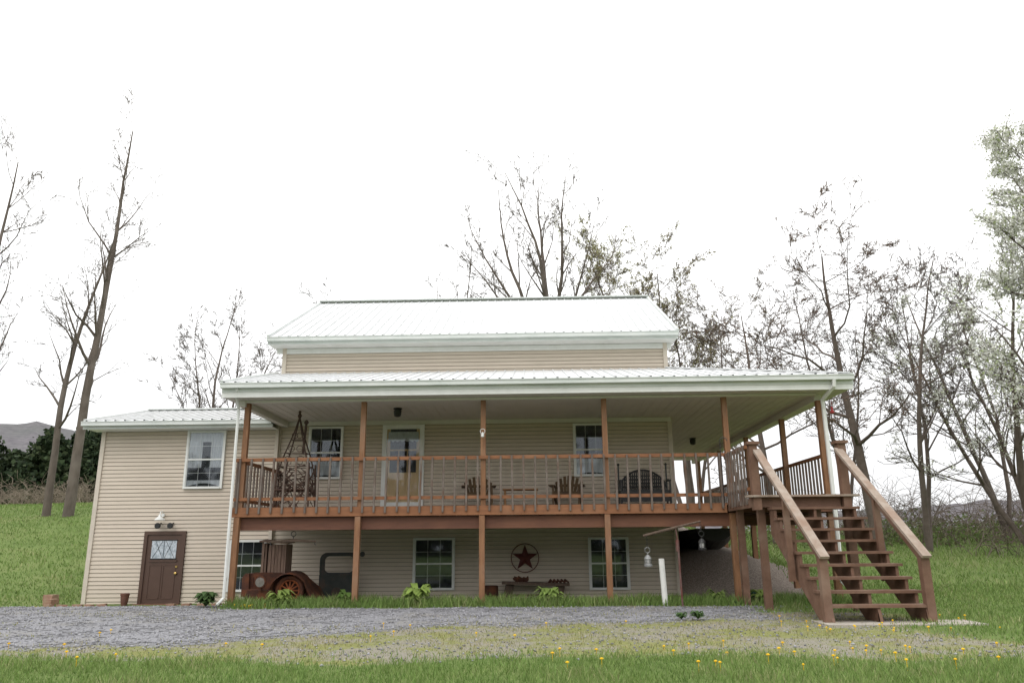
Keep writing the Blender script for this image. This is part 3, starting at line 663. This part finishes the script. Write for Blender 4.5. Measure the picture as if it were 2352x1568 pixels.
for i in range(56):
    a=rr.uniform(0,6.28);b2=a+rr.uniform(.6,1.8);z0=DZ+rr.uniform(.02,.7);z1=DZ+rr.uniform(.2,1.0);R0=.42
    q.tube([(ax+R0*math.cos(a),ay+.35*math.sin(a),z0),(ax+R0*.9*math.cos((a+b2)/2),ay+.33*math.sin((a+b2)/2),(z0+z1)/2+.1),(ax+R0*math.cos(b2),ay+.35*math.sin(b2),z1)],.013,4)
for dx,dy in ((-.38,-.28),(.38,-.28),(.38,.28),(-.38,.28)): q.tube([(ax+dx,ay+dy,DZ),(ax+dx*.9,ay+dy*.9,DZ+1.0)],.022,5)
for i in range(8): q.tube([(ax-.36,ay-.28+.07*i,DZ+.42),(ax+.36,ay-.28+.07*i,DZ+.43)],.02,4)
q.obj('twig_seat',M('twigs',(.08,.05,.04),(.14,.09,.07),scale=15,rough=.9),ob)
q=MB();q.ring((-.58,15.72,3.55),.05,.007,'y',14,4);q.lathe((-.58,15.7,3.42),[(.01,0),(.035,.02),(.03,.08),(.01,.11)],10);q.obj('hanging_ornament',WHT)
q=MB();q.tube([(6.5,15.6,4.1),(6.5,15.6,3.95)],.004,4);q.lathe((6.5,15.6,3.80),[(.02,0),(.05,.02),(.05,.04),(.025,.06),(.025,.12),(.01,.15)],12);q.obj('hummingbird_feeder',M('feeder_red',(.35,.03,.03),(.25,.03,.03),rough=.25))
q=MB();q.tube([(4.15,15.4,2.0),(4.15,15.4,3.25)],.008,5);q.ring((4.22,15.4,3.25),.07,.008,'y',12,4,(0,3.14));q.obj('shepherd_hook',BLK)
q=MB()
for k in range(5): q.ring((4.62,15.95,.22+.035*k),.2+.02*(k%2),.017,'z',22,6)
q.tube([(4.4,15.95,.2),(4.2,15.8,.2),(4.3,15.6,.2)],.017,6);q.obj('garden_hose',M('hose_green',(.01,.10,.05),(.01,.06,.04),rough=.4))
# stored boat under the wrap deck
q=MB();bx0,by0,by1=4.75,20.4,25.4
nS=14;nR=10;vs=[];fs=[]
for i in range(nS+1):
    u=i/nS;yy=by0+(by1-by0)*u;wd=.85*math.sin(math.pi*min(1,.12+u*.75))**.6;zt=1.66-.08*math.sin(u*3);dp=.6*math.sin(math.pi*min(1,.15+.7*u))**.8
    for k in range(nR+1):
        a=math.pi+math.pi*k/nR;vs.append((bx0+.3+wd*math.cos(a),yy,zt+dp*math.sin(a)))
for i in range(nS):
    for k in range(nR):
        a=i*(nR+1)+k;fs.append((a,a+1,a+nR+2,a+nR+1))
    fs.append((i*(nR+1),(i+1)*(nR+1),(i+1)*(nR+1)+nR,i*(nR+1)+nR))
q.add(vs,fs+[tuple(range(nR+1))]);q.obj('stored_boat',BLK)
q=MB();q.lathe((-8.95,18.3,.02),[(.06,0),(.08,.1),(.09,.22),(.10,.24),(.10,.28),(.09,.28)],14);q.obj('clay_pot',M('terracotta',(.16,.07,.05),(.11,.05,.04),scale=10))
q=MB();rr=random.Random(8)
for i in range(16):
    x=-10.4+i*.31+rr.uniform(-.05,.05)
    if not -8.9<x<-7.7: q.beam((x-.1,17.85+rr.uniform(-.06,.06),.06),(x+.1,17.85+rr.uniform(-.06,.06),.06+rr.uniform(-.02,.02)),.1,.07)
q.beam((-10.75,18.3,.12),(-10.5,18.2,.12),.2,.14);q.beam((-10.9,18.5,.2),(-10.65,18.45,.2),.2,.14)
q.obj('brick_edging',M('old_brick',(.26,.13,.09),(.34,.24,.17),scale=6,rough=.9))
def hosta(x,y,s,n,c1,name='hosta_plant'):
    V=[];F=[];C=[]
    for i in range(n):
        a=RN.uniform(0,6.28);L=s*RN.uniform(.6,1.1);up=RN.uniform(.5,1.3);d=np.array([math.cos(a),math.sin(a),0]);t=np.array([-math.sin(a),math.cos(a),0])
        b0=np.array([x,y,float(H(x,y))+.02])
        p1=b0+d*L*.3+np.array([0,0,L*up*.6]);p2=b0+d*L*.65+np.array([0,0,L*up*.8]);p3=b0+d*L+np.array([0,0,L*up*.55]);wd=L*.2
        k=len(V);V+=[b0,p1-t*wd*.7,p1+t*wd*.7,p2-t*wd,p2+t*wd,p3]
        F+=[(k,k+1,k+2),(k+1,k+3,k+4),(k+1,k+4,k+2),(k+3,k+5,k+4)]
        cc=np.array(c1)*RN.uniform(.7,1.3);C+=[cc]*6
    V=np.array(V);F=np.array(F)
    mesh_np(name,V,F,GR,col=np.array(C))
hosta(-1.85,15.75,.36,90,(.26,.36,.09));hosta(.72,15.8,.32,80,(.24,.34,.09));hosta(-4.5,15.6,.30,70,(.22,.30,.08))
hosta(4.75,15.5,.28,50,(.22,.30,.08));hosta(4.05,16.2,.26,46,(.20,.28,.08));hosta(-3.3,16.0,.25,50,(.12,.2,.05))
hosta(-5.95,15.6,.26,110,(.07,.12,.04),'low_shrub');hosta(2.9,12.4,.13,80,(.07,.13,.04),'low_shrub');hosta(2.65,12.4,.11,60,(.07,.13,.04),'low_shrub')
# ------------------------------------------------------------ TREES
BARK=M('bark',(.14,.115,.097),(.09,.074,.062),scale=5,rough=.95,bump=.4,stretch=(1,1,.3),c3=(.18,.155,.135),s3=1.0)
BARK2=M('twig_bark',(.15,.12,.105),(.105,.085,.073),scale=3,rough=.95)
BARK3=M('dark_bark',(.10,.078,.066),(.145,.115,.098),scale=5,rough=.95,bump=.4)
def grow(mb,p,d,L,r,lv,P,rng,tips):
    n=max(3,min(14,int(L/P['seg'][min(lv,len(P['seg'])-1)])));p=Vector(p);d=Vector(d).normalized()
    if lv>=3: n=3
    pts=[p.copy()];rad=[r];w=P['wig'][lv];tr=P['trop'][lv];ds=[d.copy()]
    for i in range(n):
        d=(d+Vector((rng.gauss(0,w),rng.gauss(0,w),rng.gauss(0,w)))+Vector((0,0,tr))).normalized()
        p=p+d*(L/n);pts.append(p.copy());t=(i+1)/n;rad.append(max(P['minr'],r*(1-P['tap'][lv]*t)));ds.append(d.copy())
    mb.tube(pts,rad,(8 if lv==0 else 5 if lv==1 else 3),cap=False)
    if lv>=2: tips.extend([tuple(q) for q in pts[1:]])
    if lv<P['lv']:
        k=P['k'][lv];st_=P['start'][lv];k=max(1,int(k*rng.uniform(.75,1.25)+.5))
        for j in range(k):
            t=st_+(1-st_)*(j+rng.uniform(.1,.9))/k;ii=min(n,max(1,int(t*n+.5)));a=math.radians(P['ang'][lv]*rng.uniform(.65,1.3))
            dd=ds[ii];ax=dd.orthogonal().normalized();ax.rotate(Matrix.Rotation(rng.uniform(0,6.283),3,dd));nd=dd.copy();nd.rotate(Matrix.Rotation(a,3,ax))
            if nd.z<-.15 and P.get('noDown',1): nd.z*=-.4
            grow(mb,pts[ii],nd,L*P['rat'][lv]*(1-P['fall'][lv]*t)*rng.uniform(.6,1.2),max(P['minr'],rad[ii]*P['rr']),lv+1,P,rng,tips)
base=dict(seg=[.9,.6,.4,.3,.25],wig=[.06,.12,.16,.2,.22],trop=[.03,.06,.06,.04,.03],tap=[.88,.85,.8,.7,.6],k=[16,7,6,3],start=[.35,.2,.15,.15],ang=[45,40,42,45],rat=[.28,.5,.5,.55],fall=[.5,.4,.4,.4],rr=.5,minr=.0095,lv=3)
def tree(name,x,y,h,r,seed,bark=BARK,lean=(0,0),stems=None,fork=0,**kw):
    P=dict(base);P.update(kw);rng=random.Random(seed);e=empty(name);mb=MB();tips=[]
    z=float(H(x,y))-.2
    if fork: mb.tube([(x,y,z),(x+.05,y,z+fork*.5),(x,y,z+fork+.15)],[r*1.4,r*1.15,r*1.05],9,cap=False);z+=fork
    if stems:
        for (dx,dy,hh,rr) in stems: grow(mb,(x+dx*.05,y,z),(dx,dy,1),h*hh,r*rr,0,P,rng,tips)
    else: grow(mb,(x,y,z),(lean[0],lean[1],1),h,r,0,P,rng,tips)
    mb.obj('trunk_and_branches',bark,e,True)
    return e,tips
tall=dict(trop=[0,.10,.08,.05,.03],start=[.28,.2,.15,.15],ang=[42,36,40,42],rat=[.26,.5,.5,.5],wig=[.022,.12,.16,.2,.2],lv=4)
tree('bare_tree',-18.75,32,18.2,.22,11,lean=(.05,0),k=[20,6,4,2],**tall)
tree('bare_tree',-19.85,32.3,13.4,.17,12,lean=(.02,0),k=[14,5,4,2],**tall)
tree('bare_tree',-23.4,31,16.8,.20,13,lean=(.03,0),k=[22,6,5,2],**tall)
tree('bare_tree',-15.8,39,11.0,.11,14,stems=[(-.22,0,.85,.8),(-.05,0,1,1),(.10,.1,.95,.9),(.28,0,.85,.8),(-.4,.1,.7,.6),(.4,0,.7,.6)],k=[12,6,5,2],ang=[34,34,38,40],rat=[.34,.45,.5,.5],bark=BARK2,lv=4)
tree('bare_tree',1.05,36,8.4,.26,15,fork=8.2,stems=[(-.62,.2,.95,.45),(-.34,.1,1.1,.5),(-.12,-.3,1.1,.5),(.10,.2,1.15,.55),(.32,-.2,1.05,.5),(.58,.2,1.0,.45),(-1.0,0,.8,.35),(.9,0,.85,.35)],k=[11,5,4,2],start=[.25,.3,.2,.2],ang=[32,34,38,40],rat=[.34,.45,.5,.5],wig=[.09,.12,.16,.2,.2],trop=[.05,.07,.06,.04,.03],lv=4)
tree('bare_tree',-4.2,38,13.6,.10,35,stems=[(-.30,0,.95,.8),(-.15,0,.95,.9),(.1,0,1,1),(.3,0,.9,.8)],k=[9,4,4,2],rat=[.26,.45,.5,.5],lv=4,ang=[34,36,40,40])
e5,t5=tree('budding_tree',7.5,36,12.0,.15,16,stems=[(-.25,0,.95,.8),(.0,0,1,1),(.2,0,.9,.8),(.4,0,.8,.7)],k=[13,7,5,3],start=[.3,.2,.15,.15],ang=[48,42,42,40],rat=[.36,.5,.5,.5],bark=BARK2,lv=4)
e5b,t5b=tree('budding_tree',5.0,41,15.0,.14,26,stems=[(-.12,0,.95,.8),(.08,0,1,1)],k=[16,6,5,2],start=[.4,.2,.15,.15],ang=[40,42,42,40],rat=[.30,.5,.5,.5],bark=BARK2,lv=4)
spread=dict(k=[13,8,7,3],start=[.30,.2,.15,.15],ang=[60,44,46,45],rat=[.60,.5,.5,.5],fall=[.5,.35,.3,.3],trop=[.03,.05,.02,-.01,-.02],wig=[.05,.17,.22,.25,.25],lv=4)
e6,t6=tree('spreading_bare_tree',12.0,27,10.6,.21,17,bark=BARK3,**spread)
e7,t7=tree('spreading_bare_tree',9.8,31,9.6,.16,48,bark=BARK3,**spread)
dense=dict(ang=[46,42,44,45],rat=[.40,.5,.5,.5],wig=[.06,.16,.2,.22,.22],lv=4,start=[.26,.2,.15,.15])
tree('bare_tree',14.1,28,10.6,.12,19,bark=BARK2,stems=[(0,0,1,1),(.12,0,.95,.8)],k=[13,7,5,3],**dense)
e9,t9=tree('blossoming_tree',16.9,26.6,10.4,.15,20,bark=BARK3,stems=[(-.12,0,1,1),(-.34,.1,.9,.7),(.1,.1,.9,.7)],k=[13,7,5,2],**dense)
tree('bare_tree',13.4,33,10.6,.11,22,bark=BARK2,stems=[(-.1,0,1,1),(.2,0,.9,.8)],k=[13,7,5,2],**dense)
tree('bare_tree',18.6,31,11.5,.12,27,bark=BARK2,stems=[(-.15,0,1,1),(.1,0,.9,.8)],k=[13,7,5,2],**dense)
e8,t8=tree('budding_tree',11.0,38,11.5,.11,28,bark=BARK2,stems=[(-.25,0,1,1),(.15,0,.9,.8)],k=[12,7,5,2],**dense)
ep,tp=tree('pear_tree_in_blossom',15.5,22.4,13.4,.20,23,bark=BARK3,k=[46,9,6,2],start=[.16,.15,.1,.1],ang=[50,40,42,45],rat=[.36,.5,.5,.5],fall=[.68,.4,.4,.4],trop=[.0,.09,.06,.04,.02],wig=[.03,.12,.16,.2,.2])
def leaves(name,tips,per,size,jit,cols,parent,rng=RN,transl=.3):
    t=np.array(tips);t=np.repeat(t,per,0);n=len(t);c=t+rng.normal(0,jit,(n,3))
    a=rng.normal(0,1,(n,3));a/=np.linalg.norm(a,axis=1,keepdims=True);b=rng.normal(0,1,(n,3));b=np.cross(a,b);b/=np.linalg.norm(b,axis=1,keepdims=True)
    s=(size*rng.uniform(.5,1.3,n))[:,None]
    v=np.stack([c-a*s,c-b*s*.7,c+a*s,c+b*s*.7],1).reshape(-1,3);f=np.arange(4*n).reshape(-1,4)
    cc=np.array(cols)[rng.integers(0,len(cols),n)]*rng.uniform(.85,1.1,(n,1));return mesh_np(name,v,f,attrmat(name+'_mat',.8,transl),parent=parent,col=np.repeat(cc,4,0))
def sub(t,n): 
    t=list(t);random.shuffle(t);return t[:n]
WB=[(.74,.74,.70),(.68,.69,.63),(.78,.77,.74),(.70,.70,.66),(.66,.67,.60),(.40,.46,.24)]
leaves('blossoms',sub(tp,18000),8,.040,.08,WB,ep,transl=.15)
leaves('blossoms',sub(t9,5000),3,.032,.06,WB,e9,transl=.15)
leaves('buds',sub(t5,8000),2,.04,.06,[(.36,.36,.18),(.31,.27,.16),(.24,.19,.13)],e5)
leaves('buds',sub(t5b,4000),2,.045,.06,[(.40,.40,.20),(.35,.33,.18)],e5b)
leaves('buds',sub(t6,7000),1,.024,.03,[(.22,.13,.11),(.28,.21,.14)],e6)
leaves('buds',sub(t7,5000),1,.028,.04,[(.26,.19,.14),(.28,.25,.16)],e7)
leaves('buds',sub(t8,4000),1,.03,.04,[(.26,.22,.15),(.30,.28,.16)],e8)
def brush(name,regions,seed,mat):
    rng=random.Random(seed);mb=MB()
    for (x0,x1,y0,y1,n,h) in regions:
        for i in range(n):
            x=rng.uniform(x0,x1);y=rng.uniform(y0,y1);z=float(H(x,y));p=Vector((x,y,z-.05));d=Vector((rng.gauss(0,.5),rng.gauss(0,.5),1)).normalized();pts=[p.copy()];hh=h*rng.uniform(.5,1.2)
            for k in range(5):
                d=(d+Vector((rng.gauss(0,.28),rng.gauss(0,.28),-.12*k*.5))).normalized();p=p+d*hh/5;pts.append(p.copy())
                if k>0:
                    dd=(d+Vector((rng.gauss(0,.7),rng.gauss(0,.7),rng.gauss(0,.4)))).normalized();mb.tube([p,p+dd*hh*.15,p+dd*hh*.3+Vector((0,0,-.05))],[.008,.007,.006],3,False)
            mb.tube(pts,[.014,.012,.01,.009,.008,.006],3,False)
    return mb.obj(name,mat)
brush('brush_thicket',[(12,24,29,35,420,2.3),(14,22,26,28,80,1.2)],3,M('brush_twigs',(.14,.11,.09),(.20,.16,.135),scale=2,rough=.95))
brush('brush_thicket',[(-33,-23,40,44,500,1.5)],4,M('brush_tan',(.24,.20,.155),(.18,.145,.11),scale=2,rough=.95))
t=[(random.uniform(9,28),random.uniform(29,37)) for _ in range(2600)]
t=[(x,y,float(H(x,y))+random.uniform(0,.8)*random.random()) for x,y in t]
leaves('undergrowth',t,3,.08,.14,[(.14,.20,.07),(.17,.21,.08),(.17,.16,.09),(.11,.15,.05)],None)
# evergreens left
tp_=[];rr=random.Random(9)
for i in range(34):
    x=-52+i*.82+rr.uniform(-.4,.4);y=52+rr.uniform(-2,4);h=rr.uniform(4.6,6.2);R=rr.uniform(2.0,2.9);z0=float(H(x,y))
    for k in range(1100):
        u=rr.random()**.8;a=rr.uniform(0,6.283);q=R*(1-u**2.2)*(.75+.3*math.sin(a*5+u*9))*rr.uniform(.75,1.05);tp_.append((x+q*math.cos(a),y+q*math.sin(a),z0+u*h))
leaves('evergreen_row',tp_,2,.20,.1,[(.030,.050,.024),(.045,.068,.03),(.06,.08,.038),(.022,.036,.017)],None,transl=.1)
# trees across the field in front of the house (seen only in window reflections)
tb=[]
for i in range(60):
    x=-60+i*2+rr.uniform(-1,1);y=-48+rr.uniform(-3,3);h=rr.uniform(7,12);R=rr.uniform(2.5,4)
    for k in range(150):
        u=rr.random();a=rr.uniform(0,6.283);q=R*math.sin(math.pi*min(1,.1+.85*u))*rr.uniform(.5,1);tb.append((x+q*math.cos(a),y+q*math.sin(a),u*h))
leaves('background_treeline',tb,1,.7,.3,[(.06,.07,.04),(.09,.08,.06)],None,transl=.1)
q=MB();q.tube([(-21.5,29,float(H(-21.5,29))+.05),(-19.8,29.3,float(H(-19.8,29.3))+.12)],[.07,.04],6);q.obj('fallen_branch',GRYW)
# distant hills
az=np.radians(np.linspace(-75,75,300));rad=np.array([230,270,320,380,450,560])
prof=np.interp(np.degrees(az),[-75,-45,-33,-27,-10,10,22,28,35,75],[.11,.128,.134,.120,.07,.04,.036,.040,.045,.055])
nz=.0015*np.sin(az*40)+.001*np.sin(az*97+1)+.0009*RN.standard_normal(300)
HV=[]
for j,R_ in enumerate(rad):
    f=[0,.25,.5,.78,1,.9][j]
    HV.append(np.stack([R_*np.sin(az),R_*np.cos(az),-6+f*(prof+nz*f)*R_*([1,1,1,1,1,.8][j])+f*7],1))
HV=np.concatenate(HV);I=np.arange(len(rad)*300).reshape(len(rad),300);HF=np.stack([I[:-1,:-1].ravel(),I[:-1,1:].ravel(),I[1:,1:].ravel(),I[1:,:-1].ravel()],1)
mesh_np('distant_hills',HV,HF,M('wooded_hill',(.115,.108,.12),(.19,.18,.19),scale=.3,rough=1,spec=0,bump=0,stretch=(1,1,3),c3=(.13,.14,.13),s3=.012),smooth=True)
# ------------------------------------------------------------ LIGHT
wd=bpy.data.worlds.new('World');scene.world=wd;wd.use_nodes=True;nt=wd.node_tree;N=nt.nodes;L=nt.links
bg=N['Background'];sky=N.new('ShaderNodeTexSky');sky.sky_type='NISHITA';sky.sun_disc=False;sky.sun_elevation=math.radians(50);sky.sun_rotation=math.radians(200);sky.dust_density=4
vm=N.new('ShaderNodeMixRGB');vm.blend_type='MIX';vm.inputs[0].default_value=.9
tc=N.new('ShaderNodeTexCoord');sx=N.new('ShaderNodeSeparateXYZ');L.new(tc.outputs['Generated'],sx.inputs[0])
cr=N.new('ShaderNodeValToRGB');e=cr.color_ramp.elements;e[0].position=0;e[0].color=(.54,.545,.56,1);e[1].position=.6;e[1].color=(1,.995,.985,1)
q=e.new(.10);q.color=(.62,.62,.63,1);q=e.new(.28);q.color=(.84,.84,.84,1)
L.new(sx.outputs['Z'],cr.inputs['Fac'])
mul=N.new('ShaderNodeMixRGB');mul.blend_type='MULTIPLY';mul.inputs[0].default_value=1;mul.inputs[2].default_value=(16.8,16.8,16.7,1);L.new(cr.outputs[0],mul.inputs[1])
L.new(sky.outputs[0],vm.inputs[1]);L.new(mul.outputs[0],vm.inputs[2]);L.new(vm.outputs[0],bg.inputs[0]);bg.inputs[1].default_value=.12
sun=bpy.data.lights.new('sun','SUN');sun.energy=.6;sun.angle=math.radians(25);sun.color=(1,.97,.92);so_=bpy.data.objects.new('sun',sun);COL.objects.link(so_)
so_.rotation_euler=(math.radians(40),0,math.radians(-20))
# ------------------------------------------------------------ CAMERA
cam=bpy.data.cameras.new('camera');co=bpy.data.objects.new('camera',cam);COL.objects.link(co)
cam.lens=27.1;cam.sensor_width=36;cam.clip_end=3000
co.matrix_world=Matrix.Translation((.45,0,1.3))@Matrix.Rotation(math.radians(1.5),4,'Z')@Matrix.Rotation(math.radians(90+14.75),4,'X')@Matrix.Rotation(math.radians(-.5),4,'Z')
scene.camera=co
scene.view_settings.view_transform='Standard';scene.view_settings.look='None';scene.view_settings.exposure=0
